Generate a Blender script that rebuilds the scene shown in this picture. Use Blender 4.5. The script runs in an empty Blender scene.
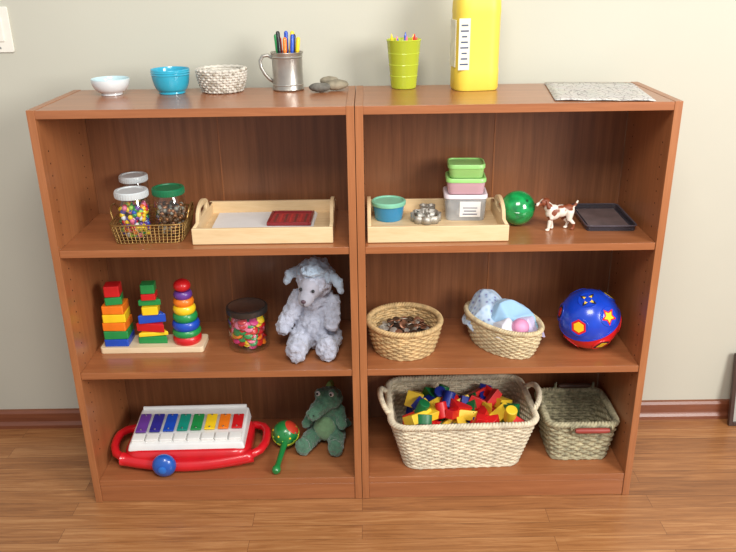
import bpy,bmesh,math,random
from math import sin,cos,pi,sqrt
from mathutils import Vector,Matrix,Euler
random.seed(7)
S=bpy.context.scene; COL=S.collection
try: S.view_settings.view_transform='Standard'
except Exception: pass
H,Z1,Z2,Z3=1.1659,.8010,.4376,.0750
D=.3356; WY=.4252
# ---------------------------------------------------------------- materials
def lin(v):
    v/=255.; return v/12.92 if v<=.04045 else ((v+.055)/1.055)**2.4
def C(r,g,b): return (lin(r),lin(g),lin(b),1)
MC={}
def M(name,col,rough=.5,metal=0,var=.08,ns=30,bump=0,bs=200,coat=0,sheen=0,stretch=None,trans=0,sub=0):
    if name in MC: return MC[name]
    m=bpy.data.materials.new(name);m.use_nodes=True;nt=m.node_tree;N=nt.nodes;L=nt.links
    p=N['Principled BSDF']
    tc=N.new('ShaderNodeTexCoord');mp=N.new('ShaderNodeMapping');L.new(tc.outputs['Object'],mp.inputs['Vector'])
    if stretch: mp.inputs['Scale'].default_value=stretch
    no=N.new('ShaderNodeTexNoise');no.inputs['Scale'].default_value=ns;no.inputs['Detail'].default_value=4
    L.new(mp.outputs['Vector'],no.inputs['Vector'])
    r=N.new('ShaderNodeValToRGB');e=r.color_ramp.elements
    e[0].position=.3;e[1].position=.7
    e[0].color=tuple(max(0,x*(1-var)) for x in col[:3])+(1,);e[1].color=tuple(min(1,x*(1+var)) for x in col[:3])+(1,)
    L.new(no.outputs['Fac'],r.inputs['Fac']);L.new(r.outputs['Color'],p.inputs['Base Color'])
    p.inputs['Roughness'].default_value=rough;p.inputs['Metallic'].default_value=metal
    p.inputs['Coat Weight'].default_value=coat;p.inputs['Sheen Weight'].default_value=sheen
    p.inputs['Transmission Weight'].default_value=trans
    if sub:
        p.inputs['Subsurface Weight'].default_value=sub;p.inputs['Subsurface Scale'].default_value=.01
    if bump:
        n2=N.new('ShaderNodeTexNoise');n2.inputs['Scale'].default_value=bs;n2.inputs['Detail'].default_value=3
        L.new(mp.outputs['Vector'],n2.inputs['Vector'])
        b=N.new('ShaderNodeBump');b.inputs['Strength'].default_value=bump;b.inputs['Distance'].default_value=.003
        L.new(n2.outputs['Fac'],b.inputs['Height']);L.new(b.outputs['Normal'],p.inputs['Normal'])
    MC[name]=m;return m
def clear(name,col,fac=.25,rough=.1,gl=False,k=.5):
    if name in MC: return MC[name]
    m=bpy.data.materials.new(name);m.use_nodes=True;nt=m.node_tree;N=nt.nodes;L=nt.links
    p=N['Principled BSDF'];p.inputs['Base Color'].default_value=col;p.inputs['Roughness'].default_value=rough
    src=p
    if gl:
        src=N.new('ShaderNodeBsdfGlossy');src.inputs['Color'].default_value=(.95,.97,.97,1);src.inputs['Roughness'].default_value=rough
    t=N.new('ShaderNodeBsdfTransparent');t.inputs['Color'].default_value=tuple(.5+.5*x for x in col[:3])+(1,)
    mx=N.new('ShaderNodeMixShader');lw=N.new('ShaderNodeLayerWeight');lw.inputs['Blend'].default_value=.25
    ma=N.new('ShaderNodeMath');ma.operation='MULTIPLY_ADD';ma.inputs[1].default_value=k;ma.inputs[2].default_value=fac;ma.use_clamp=True
    L.new(lw.outputs['Facing'],ma.inputs[0]);L.new(ma.outputs[0],mx.inputs['Fac'])
    L.new(t.outputs[0],mx.inputs[1]);L.new(src.outputs[0],mx.inputs[2]);L.new(mx.outputs[0],N['Material Output'].inputs['Surface'])
    MC[name]=m;return m
def wood(name,cols,stretch,rough=.35,ns=1.0,coat=0.2,fine=.25):
    m=bpy.data.materials.new(name);m.use_nodes=True;nt=m.node_tree;N=nt.nodes;L=nt.links
    p=N['Principled BSDF'];tc=N.new('ShaderNodeTexCoord');mp=N.new('ShaderNodeMapping')
    mp.inputs['Scale'].default_value=stretch;L.new(tc.outputs['Object'],mp.inputs['Vector'])
    n1=N.new('ShaderNodeTexNoise');n1.inputs['Scale'].default_value=ns;n1.inputs['Detail'].default_value=8;n1.inputs['Roughness'].default_value=.6;n1.inputs['Distortion'].default_value=.4
    n2=N.new('ShaderNodeTexNoise');n2.inputs['Scale'].default_value=ns*5;n2.inputs['Detail'].default_value=3
    L.new(mp.outputs[0],n1.inputs['Vector']);L.new(mp.outputs[0],n2.inputs['Vector'])
    mx=N.new('ShaderNodeMix');mx.data_type='FLOAT';mx.inputs[0].default_value=fine
    L.new(n1.outputs['Fac'],mx.inputs[2]);L.new(n2.outputs['Fac'],mx.inputs[3])
    r=N.new('ShaderNodeValToRGB');e=r.color_ramp.elements
    e[0].position=.3;e[0].color=cols[0];e[1].position=.7;e[1].color=cols[2]
    k=e.new(.5);k.color=cols[1]
    L.new(mx.outputs[0],r.inputs['Fac']);L.new(r.outputs['Color'],p.inputs['Base Color'])
    p.inputs['Roughness'].default_value=rough;p.inputs['Coat Weight'].default_value=coat;p.inputs['Coat Roughness'].default_value=.2
    return m
# ---------------------------------------------------------------- mesh helpers
def group(name,loc,rz=0,sc=None):
    o=bpy.data.objects.new(name,None);o.location=loc;o.rotation_euler=(0,0,rz);o.empty_display_size=.02;COL.objects.link(o)
    if sc: o.scale=sc
    return o
def mk(par,name,V,F,mat,c=(0,0,0),rot=(0,0,0),smooth=True,mi=None,bev=0,seg=2,sub=0,recalc=True):
    me=bpy.data.meshes.new(name);me.from_pydata([tuple(v) for v in V],[],[tuple(f) for f in F])
    mats=mat if isinstance(mat,(list,tuple)) else [mat]
    for x in mats: me.materials.append(x)
    if mi: 
        for p,i in zip(me.polygons,mi): p.material_index=i
    if recalc:
        bm=bmesh.new();bm.from_mesh(me);bmesh.ops.recalc_face_normals(bm,faces=bm.faces);bm.to_mesh(me);bm.free()
    for p in me.polygons: p.use_smooth=smooth
    o=bpy.data.objects.new(name,me);COL.objects.link(o)
    if par: o.parent=par
    o.location=c;o.rotation_euler=rot
    if bev:
        b=o.modifiers.new('b','BEVEL');b.width=bev;b.segments=seg;b.limit_method='ANGLE';b.angle_limit=.6
        w=o.modifiers.new('w','WEIGHTED_NORMAL')
        for p in me.polygons: p.use_smooth=True
    if sub:
        s=o.modifiers.new('s','SUBSURF');s.levels=sub;s.render_levels=sub
    return o
def vbox(s):
    x,y,z=[a/2 for a in s]
    V=[(-x,-y,-z),(x,-y,-z),(x,y,-z),(-x,y,-z),(-x,-y,z),(x,-y,z),(x,y,z),(-x,y,z)]
    return V,[(0,3,2,1),(4,5,6,7),(0,1,5,4),(1,2,6,5),(2,3,7,6),(3,0,4,7)]
def box(par,name,c,s,mat,bev=.0015,rot=(0,0,0),seg=2):
    V,F=vbox(s);return mk(par,name,V,F,mat,c,rot,smooth=False,bev=bev,seg=seg)
def vlathe(prof,n=40):
    V=[];F=[];rings=[]
    for r,z in prof:
        if r<1e-6: rings.append([len(V)]);V.append((0,0,z))
        else:
            rings.append(list(range(len(V),len(V)+n)))
            V+=[(r*cos(2*pi*i/n),r*sin(2*pi*i/n),z) for i in range(n)]
    for a,b in zip(rings,rings[1:]):
        for i in range(n):
            j=(i+1)%n
            if len(a)==1 and len(b)==1: continue
            if len(a)==1: F.append((a[0],b[j],b[i]))
            elif len(b)==1: F.append((a[i],a[j],b[0]))
            else: F.append((a[i],a[j],b[j],b[i]))
    return V,F
def lathe(par,name,prof,mat,c=(0,0,0),rot=(0,0,0),n=48,bev=0):
    V,F=vlathe(prof,n);o=mk(par,name,V,F,mat,c,rot)
    e=o.modifiers.new('e','EDGE_SPLIT');e.split_angle=.7
    return o
def cyl(r,h,b=.001): return [(0,0),(r-b,0),(r,b),(r,h-b),(r-b,h),(0,h)]
def vsph(c=(0,0,0),s=(1,1,1),rot=None,nu=20,nv=12):
    R=Euler(rot).to_matrix() if rot else Matrix.Identity(3)
    pr=[(sin(pi*i/nv),-cos(pi*i/nv)) for i in range(nv+1)];pr[0]=(0,-1);pr[-1]=(0,1)
    V,F=vlathe(pr,nu)
    V=[R@Vector((v[0]*s[0],v[1]*s[1],v[2]*s[2]))+Vector(c) for v in V]
    return V,F
def sph(par,name,c,s,mat,rot=None,nu=32,nv=20):
    if not isinstance(s,tuple): s=(s,s,s)
    V,F=vsph((0,0,0),s,None,nu,nv);return mk(par,name,V,F,mat,c,rot or (0,0,0))
def vtube(pts,r,cyc=False,n=8,up=(0,0,1)):
    pts=[Vector(p) for p in pts];V=[];F=[];m=len(pts);up=Vector(up)
    prev=None
    for i,p in enumerate(pts):
        a=pts[(i-1)%m] if (cyc or i>0) else p;b=pts[(i+1)%m] if (cyc or i<m-1) else p
        t=(b-a).normalized()
        if cyc or prev is None:
            s=t.cross(up)
            if s.length<1e-3: s=t.cross(Vector((1,.1,0)))
        else: s=prev-t*prev.dot(t)
        s.normalize();prev=s;u=s.cross(t)
        rr=r(i/(m-1)) if callable(r) else r
        for k in range(n): V.append(p+s*(rr*cos(2*pi*k/n))+u*(rr*sin(2*pi*k/n)))
    for i in range(m if cyc else m-1):
        j=(i+1)%m
        for k in range(n):
            l=(k+1)%n;F.append((i*n+k,i*n+l,j*n+l,j*n+k))
    if not cyc: F.append(tuple(range(n)));F.append(tuple((m-1)*n+k for k in range(n)))
    return V,F
def merge(items):
    V=[];F=[];mi=[]
    for it in items:
        v,f=it[0],it[1];k=it[2] if len(it)>2 else 0;T=it[3] if len(it)>3 else None
        o=len(V);V+=[T@Vector(x) for x in v] if T is not None else list(v)
        F+=[tuple(a+o for a in g) for g in f];mi+=[k]*len(f)
    return V,F,mi
def tubes(par,name,paths,mat,c=(0,0,0),rot=(0,0,0)):
    V,F,mi=merge([vtube(*p) for p in paths]);return mk(par,name,V,F,mat,c,rot,recalc=False)
def multi(par,name,items,mats,c=(0,0,0),rot=(0,0,0),bev=0,smooth=True):
    V,F,mi=merge(items);return mk(par,name,V,F,mats,c,rot,smooth=smooth,mi=mi,bev=bev)
def TR(c,rot=(0,0,0),s=1): return Matrix.Translation(c)@Euler(rot).to_matrix().to_4x4()@Matrix.Scale(s,4)
def rrect(w,d,r,n=6):
    P=[]
    for cx,cy,a in ((w/2-r,d/2-r,0),(-w/2+r,d/2-r,90),(-w/2+r,-d/2+r,180),(w/2-r,-d/2+r,270)):
        for i in range(n+1):
            t=math.radians(a+90*i/n);P.append((cx+r*cos(t),cy+r*sin(t)))
    return P
def ell(w,d,n=64): return [(w/2*cos(2*pi*i/n),d/2*sin(2*pi*i/n)) for i in range(n)]
def resamp(P,N):
    P=[Vector(p) for p in P];L=[0]
    for i in range(len(P)): L.append(L[-1]+(P[(i+1)%len(P)]-P[i]).length)
    out=[];k=0
    for i in range(N):
        t=L[-1]*i/N
        while L[k+1]<t: k+=1
        f=(t-L[k])/max(1e-9,L[k+1]-L[k]);out.append(P[k].lerp(P[(k+1)%len(P)],f))
    return out
def loft(par,name,rings,mat,c=(0,0,0),rot=(0,0,0),cap0=True,cap1=True,bev=0,sub=0):
    V=[];F=[];n=len(rings[0])
    for R in rings: V+=list(R)
    for i in range(len(rings)-1):
        for k in range(n):
            l=(k+1)%n;F.append((i*n+k,i*n+l,(i+1)*n+l,(i+1)*n+k))
    if cap0: F.append(tuple(range(n))[::-1])
    if cap1: F.append(tuple((len(rings)-1)*n+k for k in range(n)))
    o=mk(par,name,V,F,mat,c,rot,sub=sub)
    e=o.modifiers.new('e','EDGE_SPLIT');e.split_angle=.8
    return o
def prism(par,name,P,h,mat,c=(0,0,0),rot=(0,0,0),bev=.0015,seg=2):
    n=len(P);V=[(p[0],p[1],0) for p in P]+[(p[0],p[1],h) for p in P]
    F=[tuple(range(n))[::-1],tuple(range(n,2*n))]+[(i,(i+1)%n,n+(i+1)%n,n+i) for i in range(n)]
    return mk(par,name,V,F,mat,c,rot,smooth=False,bev=bev,seg=seg)
def plate(par,name,outs,thick,mat,c=(0,0,0),rot=(0,0,0),bev=.0015):
    cu=bpy.data.curves.new(name,'CURVE');cu.dimensions='2D';cu.fill_mode='BOTH';cu.extrude=thick/2-bev;cu.bevel_depth=bev;cu.bevel_resolution=1;cu.offset=-bev
    for P in outs:
        s=cu.splines.new('POLY');s.points.add(len(P)-1);s.use_cyclic_u=True
        for q,p in zip(s.points,P): q.co=(p[0],p[1],0,1)
    t=bpy.data.objects.new('tmp',cu);COL.objects.link(t);bpy.context.view_layer.update()
    me=bpy.data.meshes.new_from_object(t.evaluated_get(bpy.context.evaluated_depsgraph_get()))
    bpy.data.objects.remove(t);me.materials.clear();me.materials.append(mat);me.name=name
    o=bpy.data.objects.new(name,me);COL.objects.link(o);o.parent=par;o.location=c;o.rotation_euler=rot;return o
def shell(par,name,outline,z0,z1,t,mat,f0=.9,c=(0,0,0),rot=(0,0,0),steps=6):
    rings=[];cx=[Vector(p) for p in outline];R=max(p.length for p in cx)
    def ring(f,z,ins):
        k=(R*f-ins)/R; return [(p.x*k,p.y*k,z) for p in cx]
    for i in range(steps+1):
        u=i/steps;rings.append(ring(f0+(1-f0)*u,z0+(z1-z0)*u,0))
    for i in range(steps,-1,-1):
        u=i/steps;rings.append(ring(f0+(1-f0)*u,max(z0+t,z0+(z1-z0)*u),t))
    return loft(par,name,rings,mat,c,rot)
def cap(p0,p1,r0,r1,n=7):
    o=[]
    for i in range(n):
        t=i/(n-1);o.append(([p0[k]+(p1[k]-p0[k])*t for k in range(3)],(r0+(r1-r0)*t,)*3))
    return o
def blob(par,name,ells,mat,vox=.004,sm=6,disp=0,ds=.012,c=(0,0,0),rot=(0,0,0)):
    V,F,mi=merge([vsph(e[0],e[1],e[2] if len(e)>2 else None,16,10) for e in ells])
    o=mk(par,name,V,F,mat,c,rot)
    r=o.modifiers.new('r','REMESH');r.mode='VOXEL';r.voxel_size=vox;r.use_smooth_shade=True
    s=o.modifiers.new('s','SMOOTH');s.factor=.6;s.iterations=sm
    if disp:
        t=bpy.data.textures.new(name+'_t','CLOUDS');t.noise_scale=ds;t.noise_depth=2
        d=o.modifiers.new('d','DISPLACE');d.texture=t;d.strength=disp;d.mid_level=.5
    return o
# weave -------------------------------------------------------------
def weave(par,outline,w0f,h,rows,N,r,amp,mat,base_mat=None,bulge=0,rim_r=None,seg=5,smat=None):
    K=3*N;base=resamp(outline,K)
    nor=[]
    for i in range(K):
        t=base[(i+1)%K]-base[i-1];t.normalize();nor.append(Vector((t.y,-t.x)))
    def fs(u): return w0f+(1-w0f)*u+bulge*sin(pi*u)
    items=[]
    for i in range(rows):
        u=(i+.5)/rows;f=fs(u);pts=[]
        for k in range(K):
            o=amp*cos(pi*k/3+pi*i)
            p=base[k]*f+nor[k]*o;pts.append((p.x,p.y,h*u+random.uniform(-1,1)*r*.15))
        items.append(vtube(pts,r,True,seg))
    V,F,mi=merge(items);mk(par,'woven_side',V,F,mat,recalc=False)
    st=[]
    for j in range(0,N):
        k=3*j;st.append(vtube([(base[k].x*fs(u),base[k].y*fs(u),h*u) for u in [q/6 for q in range(7)]],r*.8,False,5))
    V,F,mi=merge(st);mk(par,'stakes',V,F,smat or mat,recalc=False)
    R=resamp(outline,60)
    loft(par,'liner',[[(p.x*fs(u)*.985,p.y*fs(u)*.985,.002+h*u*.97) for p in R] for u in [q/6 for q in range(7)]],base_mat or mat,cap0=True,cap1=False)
    rr=rim_r or r*1.4;rim=[]
    B=resamp(outline,K*2)
    for s in range(3):
        pts=[]
        for k in range(K*2):
            a=2*pi*k/8*1.0+2*pi*s/3
            nn=B[k].normalized()
            pts.append((B[k].x+nn.x*rr*.8*cos(a),B[k].y+nn.y*rr*.8*cos(a),h+rr*.6+rr*.8*sin(a)))
        rim.append(vtube(pts,rr*.7,True,5))
    V,F,mi=merge(rim);mk(par,'braided_rim',V,F,mat,recalc=False)
    Bs=[p*w0f for p in resamp(outline,K)]
    V,F=vtube([(p.x*1.01,p.y*1.01,r*1.3) for p in Bs],r*1.3,True,6);mk(par,'base_ring',V,F,mat,recalc=False)
def arch(p0,p1,up,n=14,out=(0,0,0),pw=1):
    P=[]
    for i in range(n+1):
        t=pi*i/n;a=(1-cos(t))/2;s=max(0,sin(t))**pw
        P.append(tuple(p0[k]+(p1[k]-p0[k])*a+(up[k]+out[k])*s for k in range(3)))
    return P
def twist(pts,r,strands=3,turns=6):
    pts=[Vector(p) for p in pts];Q=[]
    for a,b in zip(pts,pts[1:]):
        for i in range(3): Q.append(a.lerp(b,i/3))
    Q.append(pts[-1])
    out=[]
    for s in range(strands):
        W=[]
        for i,p in enumerate(Q):
            t=(Q[min(i+1,len(Q)-1)]-Q[max(i-1,0)]).normalized();sd=t.cross(Vector((.1,.2,1)))
            if sd.length<.1: sd=t.cross(Vector((1,0,0)))
            sd.normalize();u=sd.cross(t);a=2*pi*(turns*i/len(Q)+s/strands);W.append(p+(sd*cos(a)+u*sin(a))*r*.6)
        out.append((W,r*.62,False,6))
    return out
# ---------------------------------------------------------------- palette
wH=wood('bookcase_veneer_horizontal',[C(142,86,52),C(158,98,60),C(172,110,70)],(3,60,60),rough=.3,coat=.3)
wV=wood('bookcase_veneer_vertical',[C(146,90,54),C(162,102,62),C(176,114,72)],(60,60,3),rough=.36)
wB=wood('bookcase_back_veneer',[C(116,72,44),C(136,86,54),C(154,100,64)],(60,60,2.5),rough=.4)
pine=wood('pine_wood',[C(212,182,136),C(224,196,152),C(234,208,168)],(6,50,50),rough=.5,coat=0)
base_w=wood('light_wood',[C(220,196,158),C(230,208,172),C(238,220,190)],(6,50,50),rough=.5,coat=0)
red=M('red_paint',C(205,28,32),.35,coat=.2);blue=M('blue_paint',C(25,75,185),.35,coat=.2);green=M('green_paint',C(30,140,70),.35,coat=.2)
yellow=M('yellow_paint',C(245,205,35),.35,coat=.2);orange=M('orange_paint',C(240,125,30),.35,coat=.2);purple=M('purple_paint',C(105,60,150),.35,coat=.2)
pink=M('pink_plastic',C(235,120,150),.35);lime=M('lime_plastic',C(150,205,70),.35);teal=M('teal_glaze',C(45,165,195),.2,coat=.6)
white=M('white_plastic',C(228,228,226),.35,var=.03);black=M('black_plastic',C(22,22,24),.3);steel=M('brushed_steel',C(190,188,184),.3,metal=1)
RAIN=[red,orange,yellow,green,blue,purple,pink,lime,white]
# ---------------------------------------------------------------- room
def planks():
    m=bpy.data.materials.new('oak_floor');m.use_nodes=True;nt=m.node_tree;N=nt.nodes;L=nt.links;p=N['Principled BSDF']
    tc=N.new('ShaderNodeTexCoord')
    br=N.new('ShaderNodeTexBrick');br.offset=.37;br.offset_frequency=2;br.squash=1
    for k,v in (('Scale',1),('Mortar Size',.0006),('Mortar Smooth',.3),('Bias',0),('Brick Width',.85),('Row Height',.058)): br.inputs[k].default_value=v
    br.inputs['Color1'].default_value=(0,0,0,1);br.inputs['Color2'].default_value=(1,1,1,1);br.inputs['Mortar'].default_value=(0,0,0,1)
    L.new(tc.outputs['Object'],br.inputs['Vector'])
    mp=N.new('ShaderNodeMapping');mp.inputs['Scale'].default_value=(2.6,48,1);L.new(tc.outputs['Object'],mp.inputs['Vector'])
    ad=N.new('ShaderNodeVectorMath');ad.operation='MULTIPLY_ADD';ad.inputs[1].default_value=(7,3,5)
    L.new(br.outputs['Color'],ad.inputs[0]);L.new(mp.outputs[0],ad.inputs[2])
    n1=N.new('ShaderNodeTexNoise');n1.inputs['Scale'].default_value=1.6;n1.inputs['Detail'].default_value=8;n1.inputs['Roughness'].default_value=.65;n1.inputs['Distortion'].default_value=1.0
    L.new(ad.outputs[0],n1.inputs['Vector'])
    mx=N.new('ShaderNodeMath');mx.operation='MULTIPLY_ADD';mx.inputs[1].default_value=.14;L.new(br.outputs['Color'],mx.inputs[0])
    m2=N.new('ShaderNodeMath');m2.operation='MULTIPLY_ADD';m2.inputs[1].default_value=.9;m2.inputs[2].default_value=-.03;L.new(n1.outputs['Fac'],m2.inputs[0]);L.new(m2.outputs[0],mx.inputs[2])
    r=N.new('ShaderNodeValToRGB');e=r.color_ramp.elements;e[0].position=.25;e[0].color=C(122,76,44);e[1].position=.72;e[1].color=C(190,138,90);k=e.new(.5);k.color=C(162,108,64)
    L.new(mx.outputs[0],r.inputs['Fac'])
    mm=N.new('ShaderNodeMix');mm.data_type='RGBA';mm.inputs[7].default_value=C(96,58,36);L.new(br.outputs['Fac'],mm.inputs[0]);L.new(r.outputs[0],mm.inputs[6])
    L.new(mm.outputs[2],p.inputs['Base Color']);p.inputs['Roughness'].default_value=.34;p.inputs['Coat Weight'].default_value=.2;p.inputs['Coat Roughness'].default_value=.25
    return m
def slab(name,lo,hi,mat):
    x0,y0,z0=lo;x1,y1,z1=hi
    V=[(x0,y0,z0),(x1,y0,z0),(x1,y1,z0),(x0,y1,z0),(x0,y0,z1),(x1,y0,z1),(x1,y1,z1),(x0,y1,z1)]
    return mk(None,name,V,vbox((1,1,1))[1],mat,smooth=False)
wallm=M('wall_paint',C(196,194,179),.85,var=.02,ns=3,bump=.05,bs=150)
slab('floor',(-3,-4.5,-.05),(3,WY+.1,0),planks())
slab('wall_back',(-3,WY,0),(3,WY+.1,2.6),wallm)
bw=wood('baseboard_wood',[C(112,60,38),C(128,72,46),C(140,82,54)],(3,40,40),rough=.4)
bb=group('baseboard_back',(0,WY,0))
prof=[(0,0),(-.022,0),(-.022,.012),(-.016,.02),(-.014,.024),(-.014,.055),(-.009,.064),(0,.066)]
mk(bb,'baseboard_profile',[(x,p[0],p[1]) for x in (-3,3) for p in prof],[(i,(i+1)%8,8+(i+1)%8,8+i) for i in range(8)],bw,smooth=False)
sw=group('light_switch',(-1.022,WY,1.325));spm=M('switch_plastic',C(238,234,222),.4,var=.02)
prism(sw,'plate',rrect(.075,.125,.006),.006,spm,(0,0,0),(pi/2,0,0),bev=.0015)
prism(sw,'rocker',rrect(.032,.065,.003),.010,spm,(0,0,0),(pi/2,0,0))
for z in (.05,-.05): lathe(sw,'screw',cyl(.003,.0075,.0008),steel,(0,0,z),(pi/2,0,0),n=12)
pf=group('picture_frame',(1.372,WY-.062,0))
fm=M('dark_frame_wood',C(70,50,42),.4)
g2=bpy.data.objects.new('tilt',None);COL.objects.link(g2);g2.parent=pf;g2.rotation_euler=(-.15,0,0)
for x in (-.11,.11): box(g2,'stile',(x,0,.13),(.014,.014,.26),fm)
for z in (.007,.253): box(g2,'rail',(0,0,z),(.206,.014,.014),fm)
box(g2,'mat_board',(0,.002,.13),(.21,.006,.24),M('mat_board',C(170,168,160),.7))
box(g2,'print',(0,-.0015,.13),(.12,.002,.13),M('print_ink',C(110,120,130),.6,var=.5,ns=20))
# ---------------------------------------------------------------- bookcases
hole=M('pin_hole',C(60,32,20),.8)
for x0 in (-.799,.0005):
    g=group('bookcase',(x0+.399,0,0));W=.798
    for s in (-1,1): box(g,'side_panel',(s*(W/2-.01),D/2,H/2),(.02,D,H),wV,.001)
    box(g,'top_panel',(0,D/2,H-.0115),(W-.04,D-.002,.021),wH,.001)
    box(g,'middle_shelf',(0,D/2-.002,Z1-.01),(W-.0405,D-.010,.02),wH,.001)
    box(g,'middle_shelf',(0,D/2-.002,Z2-.01),(W-.0405,D-.010,.02),wH,.001)
    box(g,'bottom_shelf',(0,D/2-.002,Z3-.01),(W-.0405,D-.010,.02),wH,.001)
    box(g,'plinth',(0,.012,(Z3-.02)/2),(W-.0405,.018,Z3-.021),wH,.001)
    for s in (-1,1): box(g,'back_panel',(s*.1896,D-.004,(H+.05)/2-.01),(.3775,.004,H-.07),wB,.0005)
    box(g,'back_panel_joint',(0,D-.0065,(H+.05)/2-.01),(.004,.002,H-.07),wV,.0005)
    it=[]
    for s in (-1,1):
        for y in (.045,.27):
            z=.16
            while z<H-.08:
                it.append(vlathe(cyl(.0022,.0006,.0001),8)+(0,TR((s*(W/2-.0203),y,z),(0,-s*pi/2,0))));z+=.032
    multi(g,'shelf_pin_holes',it,[hole])
# ---------------------------------------------------------------- TOP
def bowl(name,loc,R,h,foot,mat,mat2=None):
    g=group(name,loc);pr=[(0,0),(foot,0),(foot,.006)]
    for i in range(1,11):
        t=i/10;pr.append((foot+(R-foot)*sin(t*pi/2)**.9,.006+(h-.006)*(1-cos(t*pi/2))**.8))
    lathe(g,'bowl_body',pr,mat)
    inn=[(R,h),(R-.001,h+.002)]
    for i in range(9,0,-1):
        t=i/10;inn.append((max(0,foot+(R-foot)*sin(t*pi/2)**.9-.003),.006+(h-.006)*(1-cos(t*pi/2))**.8+.003))
    inn.append((0,.009))
    lathe(g,'bowl_inside',inn,mat2 or mat)
    return g
bowl('white_bowl',(-.661,.24,H),.051,.041,.028,M('white_glaze',C(222,228,230),.2,coat=.5,var=.03),M('pale_blue_glaze',C(190,215,220),.2,coat=.5))
g=bowl('blue_bowl',(-.501,.255,H),.052,.062,.036,teal)
for z in (.050,.056): lathe(g,'ridge',[(.0515,z-.002),(.0532,z),(.0515,z+.002)],teal)
g=group('rope_bowl',(-.365,.27,H))
ropeM=M('speckled_rope',C(206,200,188),.85,var=.22,ns=90,bump=.6,bs=300)
N=9;paths=[]
for i in range(N):
    r=.050+.012*sin(i/N*pi*.6);paths.append(([( (r)*cos(a*pi/30),(r)*sin(a*pi/30),.0045+i*.0068+.0012*sin(a*2.1+i)) for a in range(60)],.0048,True,7))
for r in (.045,.036,.027,.018,.009): paths.append(([(r*cos(a*pi/20),r*sin(a*pi/20),.0045) for a in range(40)],.005,True,6))
tubes(g,'rope_coils',paths,ropeM)
it=[]
for i in range(N):
    r=.0535+.012*sin(i/N*pi*.6)
    for k in range(24):
        a=2*pi*(k+.5*(i%2))/24;it.append(vsph((r*cos(a),r*sin(a),.0045+i*.0068),(.005,.005,.0038),None,8,6)+(random.choice([0,0,0,0,1]),))
multi(g,'rope_stitches',it,[ropeM,M('dark_stitch',C(160,150,134),.8)])
pew=M('pewter',C(180,176,168),.35,metal=.8,var=.1,bump=.05)
g=group('metal_mug',(-.186,.285,H))
lathe(g,'mug_body',[(0,0),(.042,0),(.044,.003),(.0425,.01),(.041,.05),(.042,.092),(.045,.1),(.0445,.101),(.042,.1),(.040,.092),(.039,.05),(.039,.006),(0,.005)],pew)
for z in (.012,.085): lathe(g,'band',[(.0415,z),(.0435,z+.003),(.0415,z+.006)],pew)
tubes(g,'handle',[([(-.040,0,.085),(-.052,0,.092),(-.066,0,.090),(-.074,0,.078),(-.072,0,.06),(-.062,0,.042),(-.050,0,.028),(-.040,0,.022)],.0048,False,8,(0,1,0))],pew)
cols=[yellow,black,blue,red,green,black,orange,blue,yellow]
mk_=group('marker_pens',(-.186,.285,H+.006))
for i,(cm) in enumerate(cols):
    a=2*pi*i/9+.3;r=.018 if i<8 else 0
    x,y=r*cos(a),r*sin(a);tx=.16*cos(a)+.05;ty=-.16*sin(a);e=.008*(i%3)-.006
    lathe(mk_,'marker_%d'%i,[(0,0),(.0045,0),(.0045,.095),(.0055,.096),(.0055,.135+e),(.003,.139+e),(0,.139+e)],cm,(x,y,0),(-ty*.6,tx*.6,0),n=14)
sm=M('river_stone',C(104,100,92),.75,var=.35,ns=60,bump=.4,bs=120);sm2=M('tan_stone',C(140,130,110),.75,var=.3,ns=60,bump=.4,bs=120)
st=group('river_stones',(-.072,.255,H),0,(1.12,1.12,1.12))
for nm,c,s,m in (('stone_a',(-.022,-.02,.011),(.027,.019,.011),sm),('stone_b',(.018,0,.013),(.03,.022,.013),sm2),('stone_c',(.0,.018,.02),(.024,.016,.012),sm2)):
    blob(st,nm,[(c,s),((c[0]+.006,c[1]+.004,c[2]),(s[0]*.8,s[1]*.9,s[2]*.9))],m,vox=.003,sm=3,disp=.005,ds=.03)
g=group('plastic_tumbler',(.133,.288,H))
tm=clear('lime_translucent',C(190,205,60),.8,.2)
lathe(g,'cup',[(0,0),(.033,0),(.035,.004),(.046,.124),(.048,.127),(.047,.129),(.044,.126),(.033,.006),(0,.006)],tm)
for z in (.03,.06,.09): lathe(g,'cup_rib',[(.0345+.011*z/.124,z),(.0358+.011*z/.124,z+.003),(.0345+.011*z/.124+.0003,z+.006)],tm)
pc=group('colored_pencils',(.133,.288,H+.008))
for i in range(9):
    a=2*pi*i/9;r=.02;e=.005*(i%3)-.006
    lathe(pc,'pencil_%d'%i,[(0,0),(.0036,0),(.0036,.122+e),(.0012,.132+e),(0,.134+e)],RAIN[(i*2)%8],(r*cos(a),r*sin(a),0),(-.12*sin(a),.12*cos(a),0),n=6)
g=group('yellow_jug',(.323,.255,H),.12)
ym=M('yellow_hdpe',C(228,200,72),.45,var=.03)
o1=resamp(rrect(.122,.095,.03),64)
prj=[(.96,0),(1,.006),(1,.05),(.985,.06),(.985,.19),(1,.2),(.98,.225),(.85,.25),(.6,.27),(.36,.283),(.3,.29),(.3,.3)]
loft(g,'jug_body',[[(p.x*f,p.y*f,z) for p in o1] for f,z in prj],ym)
lathe(g,'cap',[(.022,.296),(.026,.298),(.026,.33),(.023,.334),(0,.334)],M('cap_blue',C(30,70,160),.4))
tubes(g,'handle',[([(.0,0,.285),(.03,0,.296),(.050,0,.285),(.057,0,.26),(.056,0,.235),(.05,0,.215)],.010,False,10,(0,1,0))],ym)
lab=M('jug_label',C(225,222,200),.5,var=.1);labi=M('label_ink',C(70,80,110),.5)
box(g,'label',(-.0605,0,.12),(.003,.055,.12),lab,.0005)
box(g,'label_front',(-.042,-.0472,.12),(.03,.002,.13),lab,.0005)
for i in range(8): box(g,'label_text',(-.042,-.0485,.07+i*.014),(.022-.004*(i%3),.0008,.004),labi,.0001)
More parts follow.
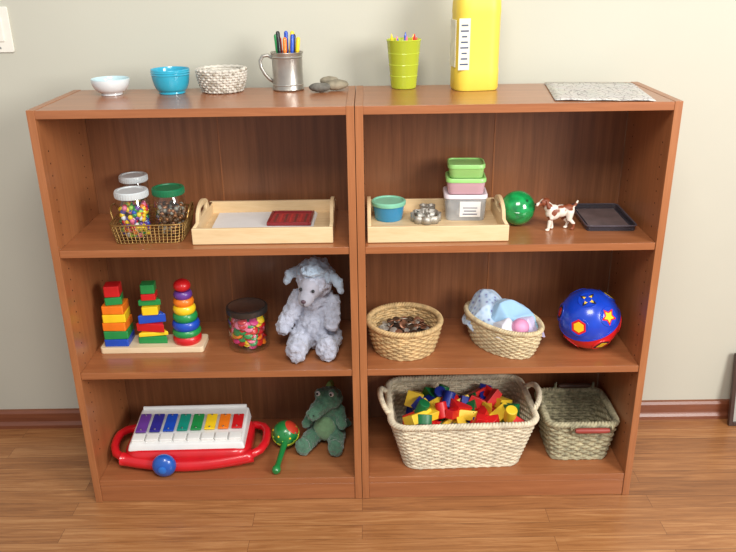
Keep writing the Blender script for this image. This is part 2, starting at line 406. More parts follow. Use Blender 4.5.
def mapmat():
    m=bpy.data.materials.new('printed_paper');m.use_nodes=True;nt=m.node_tree;N=nt.nodes;L=nt.links;p=N['Principled BSDF']
    tc=N.new('ShaderNodeTexCoord');v=N.new('ShaderNodeTexVoronoi');v.inputs['Scale'].default_value=55;v.feature='DISTANCE_TO_EDGE';L.new(tc.outputs['Object'],v.inputs['Vector'])
    r=N.new('ShaderNodeValToRGB');e=r.color_ramp.elements;e[0].position=.01;e[0].color=C(140,132,130);e[1].position=.07;e[1].color=C(212,208,202)
    L.new(v.outputs['Distance'],r.inputs['Fac']);n=N.new('ShaderNodeTexNoise');n.inputs['Scale'].default_value=28;L.new(tc.outputs['Object'],n.inputs['Vector'])
    mx=N.new('ShaderNodeMix');mx.data_type='RGBA';mx.blend_type='MULTIPLY';mx.inputs[0].default_value=.14;L.new(r.outputs[0],mx.inputs[6]);L.new(n.outputs['Color'],mx.inputs[7])
    L.new(mx.outputs[2],p.inputs['Base Color']);p.inputs['Roughness'].default_value=.6;return m
g=group('folded_map',(.632,.165,H),-.13);mp_=mapmat()
V=[];F=[];nx,ny=12,12
for j in range(ny+1):
    for i in range(nx+1):
        x=-.12+.24*i/nx;y=-.15+.3*j/ny;V.append((x,y,.002+.0015*abs(sin(pi*i/4))))
for j in range(ny):
    for i in range(nx): a=j*(nx+1)+i;F.append((a,a+1,a+nx+2,a+nx+1))
o=mk(g,'sheet',V,F,mp_);s=o.modifiers.new('s','SOLIDIFY');s.thickness=.0012
# ---------------------------------------------------------------- SHELF 1
gold=M('gold_wire',C(170,135,80),.4,metal=.8)
g=group('wire_basket',(-.560,.135,Z1),.03)
P=[]
for i in range(7):
    z=.002+.052*i/6;f=.90+.10*i/6
    P.append(([(p.x*f,p.y*f,z) for p in resamp(rrect(.198,.185,.025),60)],.0011 if i<6 else .0022,True,6))
for p in resamp(rrect(.198,.185,.025),64): P.append(([(p.x*.90,p.y*.90,.002),(p.x,p.y,.054)],.0010,False,5))
for k in range(-8,9): P.append(([(k*.0105,-.08,.002),(k*.0105,.08,.002)],.001,False,5))
for s in (-1,1): P.append((arch((s*.099,-.035,.054),(s*.099,.035,.054),(s*.008,0,.032),pw=.6),.0024,False,7))
tubes(g,'wire_frame',P,gold)
glass=clear('jar_glass',C(235,240,240),.06,.05,gl=True,k=.4)
def beads(par,name,R,h,n,br,mats,z0=.004,kind='b'):
    it=[]
    for i in range(n):
        a=random.uniform(0,2*pi);r=(R-br*1.05)*sqrt(random.uniform(.35,1));z=z0+br+random.uniform(0,1)*(h-br)
        if kind=='b': it.append(vsph((0,0,0),(br,br,br),None,8,6)+(random.randrange(len(mats)),TR((r*cos(a),r*sin(a),z))))
        else:
            e=random.uniform(.6,1.5);it.append(vlathe(cyl(br,br*.35,br*.1),12)+(random.randrange(len(mats)),Matrix.Translation((r*cos(a),r*sin(a),z))@Matrix.Rotation(a,4,'Z')@Matrix.Rotation(e,4,'Y')))
    multi(par,name,it,mats)
def jar(name,loc,R,h,lid,content,cm,fill,br,kind='b',n=150):
    g=group(name,loc)
    lathe(g,'glass',[(0,.001),(R-.004,.001),(R,.006),(R,h*.78),(R*.9,h*.84),(R*.9,h*.9)],glass)
    lathe(g,'lid',[(R*.86,h*.86),(R*.98,h*.86),(R,h*.87),(R,h*.985),(R*.96,h),(R*.8,h),(R*.78,h-.002),(0,h-.002)],lid)
    it=[]
    for k in range(36):
        a=2*pi*k/36;it.append(vbox((.0012,.002,h*.1))+(0,TR((R*1.0*cos(a),R*1.0*sin(a),h*.925),(0,0,a))))
    multi(g,'lid_ribs',it,[lid],smooth=False)
    beads(g,content,R-.002,fill,n,br,cm,kind=kind)
    return g
wlid=M('frosted_white_lid',C(205,212,214),.3);glid=M('green_lid',C(25,115,75),.35)
jar('bead_jar',(-.601,.10,Z1+.004),.044,.132,wlid,'beads',[red,yellow,blue,green,pink,orange,purple,yellow,lime,white],.088,.0072,n=280)
jar('bead_jar',(-.648,.285,Z1),.040,.130,wlid,'beads',[M('brown_bead',C(110,60,40),.5),M('tan_bead',C(170,130,90),.5)],.05,.006)
jar('bead_jar',(-.510,.13,Z1+.004),.043,.130,glid,'beads',[M('dark_bead',C(96,72,52),.4),M('copper_bead',C(160,108,72),.3,metal=.5),M('grey_bead',C(150,146,134),.4)],.075,.006,n=240)
def tray(name,loc,w,d,h):
    g=group(name,loc)
    box(g,'tray_floor',(0,0,.006),(w-.01,d-.01,.008),pine)
    for s in (-1,1): box(g,'long_side',(0,s*(d/2-.005),h/2+.001),(w,.010,h),pine,.002)
    Hh=h+.042
    out=[(-d/2+.010,.001),(d/2-.010,.001),(d/2-.010,h)]
    for i in range(0,13):
        t=i/12;x=.075-.15*t;out.append((x,h+(Hh-h)*(sin(pi*t))**.45 if 0<t<1 else h))
    out.append((-d/2+.010,h))
    hole_=[(px_,py_+Hh-.025) for px_,py_ in rrect(.085,.022,.0108)]
    for s in (-1,1): plate(g,'handle_end',[out,hole_],.010,pine,(s*(w/2-.005),0,0),(pi/2,0,pi/2),.0012)
    return g
tray('wooden_tray',(-.250,.165,Z1),.372,.262,.044)
tray('wooden_tray',(.213,.160,Z1),.372,.262,.044)
g=group('paper_sheets',(-.262,.165,Z1+.0102));pap=M('paper_white',C(228,226,224),.8,var=.02)
for i in range(4): box(g,'sheet',(0,0,.0012+i*.0015),(.28,.21,.0012),pap,.0001,(0,0,.02*(i-2)))
g=group('red_picture_tray',(-.188,.19,Z1+.0175),-.03)
dr=M('dark_red_lacquer',C(130,28,32),.3,coat=.3)
box(g,'bottom',(0,0,.0025),(.115,.105,.004),M('red_card',C(170,60,58),.6,var=.2,ns=60),.0005)
for s in (-1,1):
    box(g,'frame_side',(s*.058,0,.005),(.007,.112,.010),dr);box(g,'frame_end',(0,s*.053,.005),(.109,.007,.010),dr)
for k in range(-3,4): box(g,'printed_stripe',(k*.014,.0,.0048),(.006,.075,.001),[M('stripe_red',C(196,60,56),.5),M('stripe_brown',C(120,60,54),.5)][k%2],.0002)
g=group('lidded_cup',(.088,.21,Z1+.0105))
bl=clear('blue_translucent',C(70,160,210),.65,.15)
lathe(g,'cup_body',[(0,0),(.037,0),(.039,.003),(.045,.045),(.0455,.047)],bl)
lathe(g,'contents',[(0,.003),(.034,.003),(.039,.03),(0,.034)],M('blue_contents',C(60,110,180),.7,var=.4,ns=150))
gl=M('mint_lid',C(130,200,170),.35)
lathe(g,'lid',[(.044,.043),(.048,.043),(.049,.046),(.049,.052),(.046,.055),(.042,.055),(.040,.052),(0,.052)],gl)
g=group('cookie_cutters',(.192,.185,Z1+.0105))
cutm=M('cutter_tin',C(185,182,174),.55,metal=.75)
def cutter(nm,f,c,h=.022,rz=0):
    n=120;P=[Vector(f(2*pi*i/n)) for i in range(n)]
    V=[(p.x,p.y,z) for z in (0,h) for p in P];F=[(i,(i+1)%n,n+(i+1)%n,n+i) for i in range(n)]
    o=mk(g,nm,V,F,cutm,c,(0,0,rz));s=o.modifiers.new('s','SOLIDIFY');s.thickness=.001
    tubes(g,nm+'_rim',[([(p.x,p.y,h) for p in P],.0012,True,5)],cutm,c,(0,0,rz))
cutter('flower_cutter',lambda a:((.036+.007*abs(cos(4*a)))*cos(a),(.036+.007*abs(cos(4*a)))*sin(a)),(.0,.0,0))
cutter('star_cutter',lambda a:((.020+.008*cos(5*a))*cos(a),(.020+.008*cos(5*a))*sin(a)),(-.002,.0,0),.026)
cutter('heart_cutter',lambda a:(.0014*16*sin(a)**3,.0014*(13*cos(a)-5*cos(2*a)-2*cos(3*a)-cos(4*a))),(.01,.074,0))
g=group('food_containers',(.305,.225,Z1+.0105),-.05)
cb=clear('clear_tub',C(225,228,230),.35,.15);pk=clear('pink_tub',C(235,190,200),.6,.2)
def tub(z,w,d,h,bm,lm,lh=.012,f=.92):
    o=resamp(rrect(w,d,.016),48)
    loft(g,'tub',[[(p.x*q,p.y*q,zz) for p in o] for q,zz in ((f-.02,z),(f,z+.004),(.98,z+h-lh),(.98,z+h-lh+.001))],bm,cap1=True)
    loft(g,'tub_lid',[[(p.x*q,p.y*q,zz) for p in o] for q,zz in ((1.0,z+h-lh),(1.03,z+h-lh+.001),(1.03,z+h-.002),(1.0,z+h),(.93,z+h),(.92,z+h-.003))],lm)
whl=M('frosted_lid',C(225,215,222),.35);lgl=M('lime_lid',C(155,215,125),.35)
tub(0,.118,.10,.075,cb,whl)
tub(.0755,.108,.092,.045,pk,lgl)
tub(.121,.10,.086,.038,clear('lime_tub',C(170,220,130),.7,.2),lgl)
box(g,'label',(.012,-.0485,.034),(.058,.0012,.045),pap,.0002,(.06,0,0))
for k in range(4): box(g,'label_print',(.012,-.0492,.02+k*.009),(.04-.006*(k%2),.0008,.0025),labi,.0001,(.06,0,0))
it=[vbox((.02,.03,.008))+(k%3,TR((random.uniform(-.035,.035),random.uniform(-.025,.025),.01+.004*k),(random.random(),random.random(),random.random()*3))) for k in range(11)]
multi(g,'tub_contents',it,[steel,M('grey_card',C(150,150,160),.6),white],smooth=False)
g=group('green_ball',(.446,.17,Z1))
gb=M('green_gel',C(20,145,75),.15,var=.4,ns=45,coat=.8)
sph(g,'ball',(0,0,.0485),.0485,gb,nu=40,nv=26)
lathe(g,'seam',[(.0482,.047),(.0491,.0485),(.0482,.050)],gb)
lathe(g,'valve_plug',[(.004,.0485),(.004,.0493),(0,.0495)],M('dark_green',C(10,80,45),.4),(0,0,.0485),(.9,0,.5),n=14)
def patches():
    m=bpy.data.materials.new('brown_white_coat');m.use_nodes=True;nt=m.node_tree;N=nt.nodes;L=nt.links;p=N['Principled BSDF']
    tc=N.new('ShaderNodeTexCoord');n=N.new('ShaderNodeTexNoise');n.inputs['Scale'].default_value=34;n.inputs['Detail'].default_value=1;L.new(tc.outputs['Object'],n.inputs['Vector'])
    r=N.new('ShaderNodeValToRGB');e=r.color_ramp.elements;e[0].position=.53;e[0].color=C(232,222,208);e[1].position=.57;e[1].color=C(130,66,38)
    L.new(n.outputs['Fac'],r.inputs['Fac']);L.new(r.outputs[0],p.inputs['Base Color']);p.inputs['Roughness'].default_value=.5;return m
g=group('toy_dog',(.550,.120,Z1),.12,(.94,.94,.94));brn=M('dog_brown',C(125,62,35),.5)
E=[((-.018,0,.054),(.023,.018,.023)),((.004,0,.057),(.025,.0155,.0185)),((.027,0,.058),(.019,.0155,.019))]
E+=cap((-.028,0,.064),(-.042,0,.080),.015,.011)
E+=[((-.047,0,.085),(.0140,.0115,.0115))]+cap((-.053,0,.083),(-.066,0,.079),.0075,.006)
for s,dx in ((-1,-.006),(1,.004)):
    E+=cap((-.023,s*.009,.05),(-.024+dx,s*.0095,.028),.009,.006)+cap((-.024+dx,s*.0095,.028),(-.022+dx*1.8,s*.0095,.006),.0058,.0045)+[((-.0245+dx*1.8,s*.0095,.004),(.0068,.005,.004))]
for s,dx in ((-1,.006),(1,-.004)):
    E+=cap((.029,s*.009,.055),(.022+dx,s*.0095,.034),.0125,.008)+cap((.022+dx,s*.0095,.034),(.036+dx,s*.0095,.020),.007,.005)+cap((.036+dx,s*.0095,.020),(.034+dx*1.3,s*.0095,.005),.005,.0043)+[((.031+dx*1.3,s*.0095,.004),(.0068,.005,.004))]
E+=cap((.038,0,.066),(.048,0,.074),.0045,.0036)+cap((.048,0,.074),(.053,0,.084),.0036,.0028)
blob(g,'dog_body',E,patches(),vox=.0013,sm=3)
for s in (-1,1):
    blob(g,'ear',cap((-.042,s*.0105,.089),(-.038,s*.0145,.074),.0045,.0064),brn,vox=.0012,sm=2)
    sph(g,'eye',(-.0575,s*.0070,.0875),.0017,black,nu=12,nv=8)
sph(g,'nose',(-.0722,0,.0805),.0028,black,nu=12,nv=8)
blob(g,'head_patch',[((-.043,0,.0905),(.0115,.0115,.0077))],brn,vox=.0013,sm=1)
g=group('plastic_box',(.694,.20,Z1),-.03)
dk=clear('smoky_plastic',C(76,72,80),.5,.1)
prism(g,'bottom',rrect(.132,.2,.01),.003,dk)
shell(g,'sides',rrect(.135,.205,.01),.001,.016,.003,dk,f0=.97)
tubes(g,'rim',[([(p.x,p.y,.016) for p in resamp(rrect(.137,.207,.011),60)],.0022,True,6)],M('dark_rim',C(84,76,84),.25))
box(g,'card_insert',(0,0,.0062),(.11,.17,.003),M('slate_card',C(112,98,98),.45,var=.25,ns=20),.0003)
# ---------------------------------------------------------------- SHELF 2
g=group('stacking_toy',(-.609,.163,Z2),0)
prism(g,'base_board',rrect(.302,.088,.01),.018,base_w)
zz=.018
def sq(s,m,z,x,rz,h=.026):prism(g,'square_block',rrect(s,s,.003,2),h-.001,m,(x,0,z),(0,0,rz),bev=.002)
for i,(s,m) in enumerate([(.070,blue),(.070,green),(.068,orange),(.066,yellow),(.062,orange),(.048,green),(.044,red)]):
    h=[.024,.026,.026,.026,.026,.024,.034][i]
    sq(s,m,zz,-.103,[.0,.05,-.04,.06,0,.2,.1][i],h);zz+=h
zz=.018
def tri(s,m,z,x,rz,h):
    P=[(s*cos(a+rz),s*sin(a+rz)) for a in (pi/2,pi/2+2*pi/3,pi/2+4*pi/3)]
    prism(g,'triangle_block',P,h-.001,m,(x,.006,z),bev=.003)
for i,(s,m,h) in enumerate([(.050,green,.024),(.050,yellow,.014),(.050,red,.028),(.046,blue,.028),(.042,yellow,.026),(.038,green,.020),(.040,red,.020),(.036,green,.028)]):
    if i in(6,7,4): sq([0,0,0,0,.046,0,.042,.040][i],m,zz,0,.1,h)
    else: tri(s,m,zz,0,[.0,.15,-.15,.2,.0,.1][i],h)
    zz+=h
zz=.018
for i,(r,m,h) in enumerate([(.042,red,.024),(.042,green,.020),(.040,blue,.026),(.036,green,.024),(.033,yellow,.024),(.030,orange,.022),(.027,purple,.022)]):
    lathe(g,'ring',[(0,0),(r-.005,0),(r-.0015,h*.2),(r,h*.5),(r-.0015,h*.8),(r-.005,h),(0,h)],m,(.098,0,zz),n=40);zz+=h
sph(g,'knob',(.098,0,zz+.016),(.025,.025,.019),red)
g=jar('button_jar',(-.329,.162,Z2),.060,.130,M('dark_steel_lid',C(86,80,76),.35,metal=.8),'buttons',[pink,red,yellow,orange,green,M('magenta',C(210,40,120),.4),red],.095,.014,kind='d',n=230)
lathe(g,'lid_steel_top',[(.053,.1305),(.051,.1315),(0,.1315)],steel)
# lamb
wool=M('blue_grey_wool',C(176,180,196),.95,var=.16,ns=70,bump=1,bs=260,sheen=.5)
wool2=M('pale_blue_wool',C(176,196,216),.95,var=.12,ns=80,bump=1,bs=260,sheen=.5)
face=M('grey_plush',C(160,160,172),.9,var=.1,bump=.3,sheen=.4)
g=group('plush_lamb',(-.126,.145,Z2),-.22,(1.08,1.08,1.15))
E=[((0,.02,.085),(.062,.055,.082)),((0,0,.06),(.06,.05,.058)),((0,.005,.135),(.045,.042,.045)),((0.004,-.012,.19),(.048,.045,.042))]
E+=cap((-.038,-.01,.035),(-.030,-.090,.028),.034,.026)+[((-.028,-.100,.034),(.027,.02,.033))]
E+=cap((.038,-.01,.035),(.046,-.065,.028),.034,.026)+[((.048,-.075,.034),(.027,.02,.033))]
E+=cap((-.045,0,.135),(-.076,-.035,.080),.024,.021)+[((-.080,-.04,.068),(.021,.021,.021))]
E+=cap((.045,0,.13),(.055,-.045,.09),.023,.02)
blob(g,'body',E,wool,vox=.0033,sm=3,disp=.017,ds=.013)
hd=bpy.data.objects.new('head',None);COL.objects.link(hd);hd.parent=g;hd.location=(.004,-.012,.19);hd.rotation_euler=(.12,.10,0)
blob(hd,'face',[((-.004,-.034,-.006),(.030,.026,.030)),((-.006,-.056,-.020),(.021,.024,.018)),((-.006,-.066,-.023),(.018,.016,.0155))],face,vox=.0025,sm=4,disp=.002)
blob(hd,'head_wool',[((.0,.004,.030),(.042,.038,.028)),((-.004,-.022,.036),(.028,.02,.020)),((-.032,.0,.018),(.02,.024,.022)),((.034,.0,.018),(.02,.024,.022))],wool2,vox=.003,sm=2,disp=.018,ds=.012)
for s in (-1,1):
    blob(hd,'ear',cap((s*.040,.0,.024),(s*.066,-.008,.010),.012,.013)+cap((s*.066,-.008,.010),(s*.074,-.012,-.010),.013,.009),wool2,vox=.0025,sm=3,disp=.006)
    sph(hd,'eye',(s*.0165-.004,-.058,.002),.0042,black,nu=14,nv=10)
blob(hd,'nose',[((-.006,-.081,-.018),(.007,.004,.005))],M('nose_dark',C(90,70,80),.6),vox=.0012,sm=2)
tubes(hd,'mouth_stitch',[([(-.006,-.083,-.022),(-.006,-.080,-.030),(-.013,-.075,-.034)],.0009,False,5),([(-.006,-.080,-.030),(.002,-.075,-.034)],.0009,False,5)],black)
# round basket
wk=M('tan_wicker',C(196,166,118),.7,var=.3,ns=60,bump=.4,bs=250)
g=group('round_basket',(.130,.135,Z2))
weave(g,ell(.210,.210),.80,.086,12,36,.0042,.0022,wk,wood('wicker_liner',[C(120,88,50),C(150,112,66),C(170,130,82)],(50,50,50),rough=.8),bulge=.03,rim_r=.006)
cn=group('coins',(.130,.135,Z2+.004))
it=[]
for i in range(190):
    a=random.uniform(0,2*pi);r=.078*sqrt(random.random());it.append(vlathe(cyl(.0115,.0018,.0003),14)+(random.choice([0,0,1,1,2]),TR((r*cos(a),r*sin(a),.03+.036*random.random()*(1.2-r/.085*.5)),(random.uniform(-.8,.8),random.uniform(-.8,.8),0))))
it.append(vlathe([(0,.004),(.075,.004),(.082,.04),(.05,.05),(0,.055)],24)+(3,))
multi(cn,'coin_heap',it,[M('copper',C(160,112,86),.4,metal=.6),M('dull_silver',C(190,184,174),.4,metal=.6),M('dark_bronze',C(95,75,60),.4,metal=.6),M('coin_under',C(60,44,36),.8)])
# oval basket w/ fabrics
wk2=M('pale_wicker',C(206,188,150),.7,var=.25,ns=60,bump=.4,bs=250)
OB=(.418,.145);OR=-.95
g=group('oval_basket',OB+(Z2,),OR)
weave(g,ell(.265,.158),.80,.085,13,42,.0036,.002,wk2,bulge=.04,rim_r=.0055)
def cloth(par,name,c,w,d,mat,seed,hh,rz=0,f=1.0,amp=.012,tilt=(0,0)):
    rnd=random.Random(seed);n=56;V=[];F=[]
    ks=[(rnd.uniform(-1,1)*38,rnd.uniform(-1,1)*38,rnd.uniform(0,6)) for _ in range(6)]
    ks2=[(rnd.uniform(-1,1)*95,rnd.uniform(-1,1)*95,rnd.uniform(0,6)) for _ in range(4)]
    for j in range(n+1):
        for i in range(n+1):
            u=-1+2*i/n;v=-1+2*j/n
            x=u*sqrt(1-v*v/2);y=v*sqrt(1-u*u/2);rr=min(1,x*x+y*y)
            X=x*w/2;Y=y*d/2
            z=hh*(1-rr**.8*f)
            q=sum((1-abs(sin(a*X+b*Y+p)))**1.5 for a,b,p in ks)/6-.3;q2=sum(sin(a*X+b*Y+p) for a,b,p in ks2)/4
            V.append((X*(1+.22*q2),Y*(1+.25*q),z+amp*4.5*q+amp*.5*q2))
    for j in range(n):
        for i in range(n): a=j*(n+1)+i;F.append((a,a+1,a+n+2,a+n+1))
    o=mk(par,name,V,F,mat,c,(tilt[0],tilt[1],rz));s=o.modifiers.new('s','SOLIDIFY');s.thickness=.002;o.modifiers.new('ss','SUBSURF').render_levels=1
    return o
g=group('fabric_scarves',OB+(Z2+.05,),OR)
def floral():
    m=bpy.data.materials.new('floral_fabric');m.use_nodes=True;nt=m.node_tree;N=nt.nodes;L=nt.links;p=N['Principled BSDF']
    tc=N.new('ShaderNodeTexCoord');v=N.new('ShaderNodeTexVoronoi');v.inputs['Scale'].default_value=75;L.new(tc.outputs['Object'],v.inputs['Vector'])
    r=N.new('ShaderNodeValToRGB');e=r.color_ramp.elements;e[0].position=.15;e[0].color=C(130,125,180);e[1].position=.32;e[1].color=C(168,196,224);k=e.new(.6);k.color=C(192,212,234)
    L.new(v.outputs['Distance'],r.inputs['Fac']);L.new(r.outputs[0],p.inputs['Base Color']);p.inputs['Roughness'].default_value=.85;p.inputs['Sheen Weight'].default_value=.3;return m
pb=M('pale_blue_cloth',C(154,194,226),.85,var=.06,sheen=.3);pw=M('lilac_cloth',C(200,190,224),.85,var=.1,sheen=.3)
cloth(g,'scarf_floral',(-.050,.004,.0),.175,.165,floral(),3,.10,0,1.0,.013,(0,-.05))
cloth(g,'scarf_blue',(.0,.02,.008),.18,.14,pb,8,.085,.5,1.0,.014)
cloth(g,'scarf_lilac',(.045,.025,.0),.15,.12,pw,12,.065,1.1,1.0,.014)
cloth(g,'scarf_white',(.04,-.028,.0),.13,.09,M('white_cloth',C(222,222,232),.85,var=.04),21,.06,.2)
sph(g,'pink_ball',(.080,-.012,.040),.025,M('pink_ball',C(224,150,188),.5))
# shape sorter
g=group('shape_sorter_ball',(.664,.125,Z2),-.1)
bs_=M('sorter_blue',C(18,64,190),.25,coat=.4);rs_=M('sorter_red',C(220,25,35),.25,coat=.4)
Rb=.086
bg=bpy.data.objects.new('ball',None);COL.objects.link(bg);bg.parent=g;bg.location=(0,0,Rb+.003)
bg.rotation_mode='QUATERNION';bg.rotation_quaternion=Vector((-.30,-.30,.85)).to_track_quat('Z','Y')
hp=[(Rb*cos(t*pi/2/14),Rb*sin(t*pi/2/14)) for t in range(15)];hp[-1]=(0,Rb)
lathe(bg,'blue_half',[(Rb*.97,.0015)]+[(r,z+.0015) for r,z in hp],bs_,n=56)
lathe(bg,'red_half',[(Rb*.97,-.0015)]+[(r,-z-.0015) for r,z in hp],rs_,n=56)
lathe(bg,'seam_ring',[(Rb*.95,-.003),(Rb*1.015,-.002),(Rb*1.015,.002),(Rb*.95,.003)],bs_,n=56)
def star(n,r0,r1): return [((r0 if i%2==0 else r1)*cos(pi*i/n+pi/2),(r0 if i%2==0 else r1)*sin(pi*i/n+pi/2)) for i in range(2*n)]
def poly(n,r): return [(r*cos(2*pi*i/n+pi/2),r*sin(2*pi*i/n+pi/2)) for i in range(n)]
shp=[star(5,.019,.010),poly(3,.019),poly(4,.018),poly(24,.014),poly(6,.017),star(4,.020,.010),poly(5,.017),star(6,.018,.012)]
dkop=M('sorter_dark_opening',C(16,16,40),.6)
k=0
for la,n,ph in ((30,5,.0),(80,1,0),(-27,5,.65),(-76,1,0)):
    for i in range(n):
        lo=2*pi*i/n+ph;l=math.radians(la);d=Vector((cos(l)*cos(lo),cos(l)*sin(lo),sin(l)))
        q=d.to_track_quat('Z','Y').to_euler();P=shp[k%8]
        prism(bg,'shape_panel',poly(28,.028),.005,bs_ if la>0 else rs_,tuple(d*(Rb-.0062)),q,bev=.0012)
        prism(bg,'shape_opening',[(x*1.35,y*1.35) for x,y in P],.004,dkop if k%2 else rs_ if la>0 else dkop,tuple(d*(Rb-.0040)),q,bev=.0004)
        prism(bg,'shape_piece',[(x*.95,y*.95) for x,y in P],.005,yellow if k%3 else (rs_ if k%2 else yellow),tuple(d*(Rb-.0042)),q,bev=.0008);k+=1
# ---------------------------------------------------------------- BOTTOM SHELF
g=group('toy_xylophone',(-.529,.145,Z3),.02,(.99,1,1))
rp=M('red_plastic',C(205,25,35),.28,coat=.3)
prism(g,'red_body',resamp(rrect(.385,.195,.05,8),72),.066,rp,(0,0,.001),bev=.02,seg=5)
for s in (-1,1):
    tubes(g,'carry_loop',[([(s*.15,-.075,.035),(s*.195,-.078,.038),(s*.220,-.06,.042),(s*.233,-.03,.046),(s*.235,.0,.050),(s*.233,.03,.05),(s*.220,.06,.046),(s*.195,.078,.042),(s*.15,.075,.04)],.013,False,12)],rp)
tubes(g,'front_bumper',[([(-.2+.4*i/20,-.078-.022*sin(pi*i/20),.035-.012*sin(pi*i/20)) for i in range(21)],.02,False,12)],rp)
V=[(-.178,-.085,.062),(.178,-.085,.062),(.178,.095,.062),(-.178,.095,.062),(-.172,-.078,.084),(.172,-.078,.084),(.172,.09,.104),(-.172,.09,.104)]
mk(g,'white_deck',V,vbox((1,1,1))[1],white,smooth=False,bev=.006,seg=3)
sl=math.atan2(.02,.168)
for i,m in enumerate([purple,M('indigo',C(50,45,140),.35),blue,M('teal_bar',C(20,140,120),.35),green,yellow,orange,red]):
    x=-.147+i*.042;L_=.086-.003*i
    box(g,'tone_bar',(x,.010,.1020),(.033,L_,.006),m,.002,(sl,0,0))
    box(g,'white_key',(x,-.055,.0912),(.037,.030,.010),M('key_white',C(236,236,232),.3),.002,(sl,0,0))
    for yy in (.4,-.4): lathe(g,'bar_screw',cyl(.003,.003,.0006),steel,(x,.010+L_*yy,.1045+yy*L_*.12),n=10)
tubes(g,'back_rail',[([(-.165,.088,.108),(.165,.088,.108)],.006,False,8)],white)
sph(g,'blue_wheel',(-.062,-.118,.036),(.036,.026,.036),M('blue_knob',C(25,85,175),.3,coat=.4))
lathe(g,'wheel_hub',[(.012,0),(.012,.003),(.009,.005),(0,.005)],M('hub_blue',C(40,110,200),.3),(-.062,-.142,.036),(pi/2,0,0),n=20)
g=group('maraca',(-.240,.172,Z3),0)
gm=M('maraca_green',C(30,125,60),.3,coat=.4)
sph(g,'head',(0,0,.044),(.042,.042,.042),gm)
lathe(g,'head_band',[(.0415,-.005),(.0432,-.003),(.0432,.003),(.0415,.005)],M('maraca_band',C(190,200,60),.35),(0,0,.044),(.5,0,0))
lathe(g,'red_cap',[(.026,.0335),(.018,.039),(.008,.0428),(0,.0435)],M('maraca_red',C(200,60,40),.35),(0,0,.044),(.1,.7,0),n=30)
it=[]
for i in range(22):
    a=i*2.39996;z=.6-1.0*i/22;r=sqrt(1-z*z);it.append(vsph((.0405*r*cos(a),.0405*r*sin(a),.044+.0405*z),(.0038,)*3,None,8,6)+(i%3,))
multi(g,'painted_dots',it,[lime,yellow,gm])
lathe(g,'handle',[(.011,0),(.0095,.02),(.008,.08),(.0095,.10),(.013,.108),(.013,.118),(.008,.124),(0,.125)],gm,(0,-.036,.034),(pi/2+.17,0,-.14),n=24)
pg=M('green_plush',C(74,116,92),.95,var=.25,ns=60,bump=.8,bs=260,sheen=.5);pg2=M('light_green_plush',C(112,148,108),.95,var=.2,bump=.6,sheen=.4)
g=group('plush_dinosaur',(-.108,.205,Z3),-.15,(1.05,1.05,1.02))
E=[((0,.015,.07),(.052,.048,.07)),((0,.0,.05),(.052,.045,.05)),((.005,0,.115),(.036,.034,.035)),((.008,-.008,.155),(.042,.040,.034))]
E+=cap((-.005,-.03,.145),(-.028,-.068,.132),.026,.020)
E+=cap((-.035,-.015,.032),(-.055,-.085,.026),.028,.022)+[((-.057,-.095,.032),(.023,.014,.03))]
E+=cap((.03,-.02,.032),(.038,-.08,.026),.028,.022)+[((.039,-.09,.032),(.023,.014,.03))]
E+=cap((-.036,0,.11),(-.058,-.04,.078),.017,.014)+cap((.036,0,.11),(.052,-.04,.08),.017,.014)
E+=cap((.01,.04,.03),(.045,.065,.02),.026,.014)
for s in (-1,1): E.append(((s*.02+.004,-.025,.182),(.014,.014,.014)))
blob(g,'body',E,pg,vox=.003,sm=4,disp=.009,ds=.01)
blob(g,'belly',[((-.003,-.032,.06),(.034,.022,.042))],pg2,vox=.003,sm=3,disp=.004)
it=[]
for i,(y,z) in enumerate([(.005,.196),(.03,.185),(.045,.16),(.042,.13),(.055,.10),(.066,.07)]):
    it.append(vlathe([(.011,0),(.006,.009),(0,.017)],10)+(0,TR((.008,y,z-.006),(-.3-.28*i,0,0))))
multi(g,'back_spikes',it,[M('spike_yellow',C(120,150,80),.9)])
for s in (-1,1):
    sph(g,'eye_white',(s*.02+.002,-.036,.185),.0075,white,nu=16,nv=10);sph(g,'pupil',(s*.02+.001,-.0405,.186),.0045,black,nu=14,nv=8)
    sph(g,'nostril',(-.030+s*.008,-.0875,.139),.0022,black,nu=10,nv=6)
ww=M('whitewashed_wicker',C(214,202,176),.75,var=.25,ns=50,bump=.4,bs=250)
g=group('wicker_basket',(.300,.158,Z3),.03)
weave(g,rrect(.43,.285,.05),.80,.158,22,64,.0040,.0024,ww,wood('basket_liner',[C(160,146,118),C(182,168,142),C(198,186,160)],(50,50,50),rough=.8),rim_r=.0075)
hp=[]
for s in (-1,1): hp+=twist(arch((s*.212,-.062,.155),(s*.212,.062,.155),(s*.03,0,.042),n=18,pw=.7),.0075,3,7)
tubes(g,'twisted_handles',hp,ww)
g=group('building_blocks',(.300,.158,Z3+.004),.03)
def vprism(P,h):
    n=len(P);return [(p[0],p[1],-h/2) for p in P]+[(p[0],p[1],h/2) for p in P],[tuple(range(n))[::-1],tuple(range(n,2*n))]+[(i,(i+1)%n,n+(i+1)%n,n+i) for i in range(n)]
it=[];rb=random.Random(11)
shapes=[lambda:vbox((.05,.05,.03)),lambda:vprism([(-.03,-.022),(.03,-.022),(0,.022)],.05),lambda:vbox((.075,.038,.024)),lambda:vlathe(cyl(.018,.05,.002),20),lambda:vbox((.095,.026,.026)),lambda:vprism([(-.035,-.015),(.035,-.015)]+[(.035*cos(pi*k/8),-.015+.033*sin(pi*k/8)) for k in range(1,8)],.03),lambda:vprism([(-.04,-.022),(.04,-.022),(-.04,.026)],.03)]
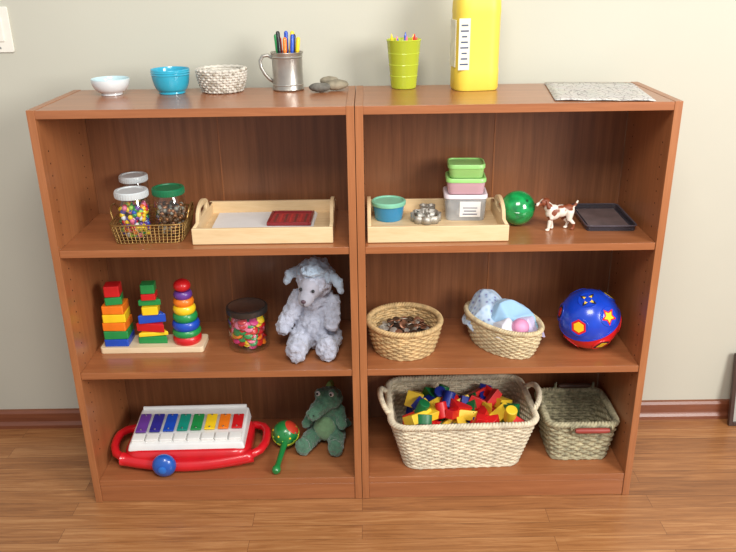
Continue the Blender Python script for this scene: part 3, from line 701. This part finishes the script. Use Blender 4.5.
for i in range(114):
    x=rb.uniform(-.155,.155);y=rb.uniform(-.085,.085);lay=i%3
    z=.045+.038*lay+rb.uniform(0,.012)
    k=rb.choice([0,0,1,2,2,3,4,5,6,6]);v,f=shapes[k]()
    it.append((v,f,rb.choice([0,0,0,1,1,2,2,3]),TR((x*(.85+.07*lay),y*(.85+.07*lay),z),(rb.uniform(-.6,.6),rb.uniform(-.6,.6),rb.uniform(0,6)))))
multi(g,'block_heap',it,[M('block_red',C(210,30,30),.4),M('block_yellow',C(240,200,50),.4),M('block_green',C(20,110,60),.4),M('block_blue',C(25,45,140),.4)],bev=.0015,smooth=False)
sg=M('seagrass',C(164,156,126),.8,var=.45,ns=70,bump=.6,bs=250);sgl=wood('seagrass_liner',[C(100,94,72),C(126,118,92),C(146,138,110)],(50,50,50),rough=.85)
g=group('seagrass_basket',(.661,.158,Z3),.0)
weave(g,rrect(.205,.2,.03),.80,.130,14,34,.0058,.003,sg,sgl,rim_r=.008)
hr=M('handle_dowel_red',C(150,60,50),.5);hd_=M('handle_dowel_dark',C(80,52,40),.5)
for y,m,nm in ((-.108,hr,'front'),(.1,hd_,'back')):
    zc=.128 if y<0 else .152
    lathe(g,nm+'_dowel',[(0,0),(.006,0),(.0085,.01),(.0085,.09),(.006,.10),(0,.1)],m,(-.03,y-.012*(y<0),zc),(0,pi/2,0),n=16)
    P=[]
    for s in (-.04,.08):
        P+=twist([(s,y,.128),(s,y-.012*(y<0),zc+.012),(s,y+.004,zc-.015),(s,y,.12)],.004,2,3)
    tubes(g,nm+'_loops',P,sg)
# ---------------------------------------------------------------- camera & light
def rotb(p,y,r):
    fw=Vector((sin(y)*cos(p),cos(y)*cos(p),-sin(p)));rt=Vector((cos(y),-sin(y),0));up=rt.cross(fw)
    return rt*cos(r)+up*sin(r),up*cos(r)-rt*sin(r),fw
rt,up,fw=rotb(.3857,-.0011,-.0148)
cd=bpy.data.cameras.new('camera');cam=bpy.data.objects.new('camera',cd);COL.objects.link(cam)
m=Matrix((rt,up,-fw)).transposed().to_4x4();m.translation=Vector((.0288,-1.8762,1.4819));cam.matrix_world=m
cd.sensor_width=36;cd.lens=765.7/736*36;cd.clip_start=.05;S.camera=cam
def area(name,loc,tgt,sx,sy,pw,col):
    l=bpy.data.lights.new(name,'AREA');l.shape='RECTANGLE';l.size=sx;l.size_y=sy;l.energy=pw;l.color=col
    o=bpy.data.objects.new(name,l);COL.objects.link(o);o.location=loc;o.rotation_euler=(Vector(tgt)-Vector(loc)).to_track_quat('-Z','Y').to_euler();return o
area('window_light',(2.2,-2.1,1.9),(.0,.3,.6),1.0,1.2,86,(1,.98,.94))
area('overhead_fill',(.1,-1.8,2.7),(0,.3,.6),1.1,.8,52,(1,.96,.90))  # added overhead fill, no fixture seen; height chosen to balance shelf interior shade
w=bpy.data.worlds.new('world');S.world=w;w.use_nodes=True
w.node_tree.nodes['Background'].inputs[0].default_value=(.92,.96,1,1);w.node_tree.nodes['Background'].inputs[1].default_value=.55
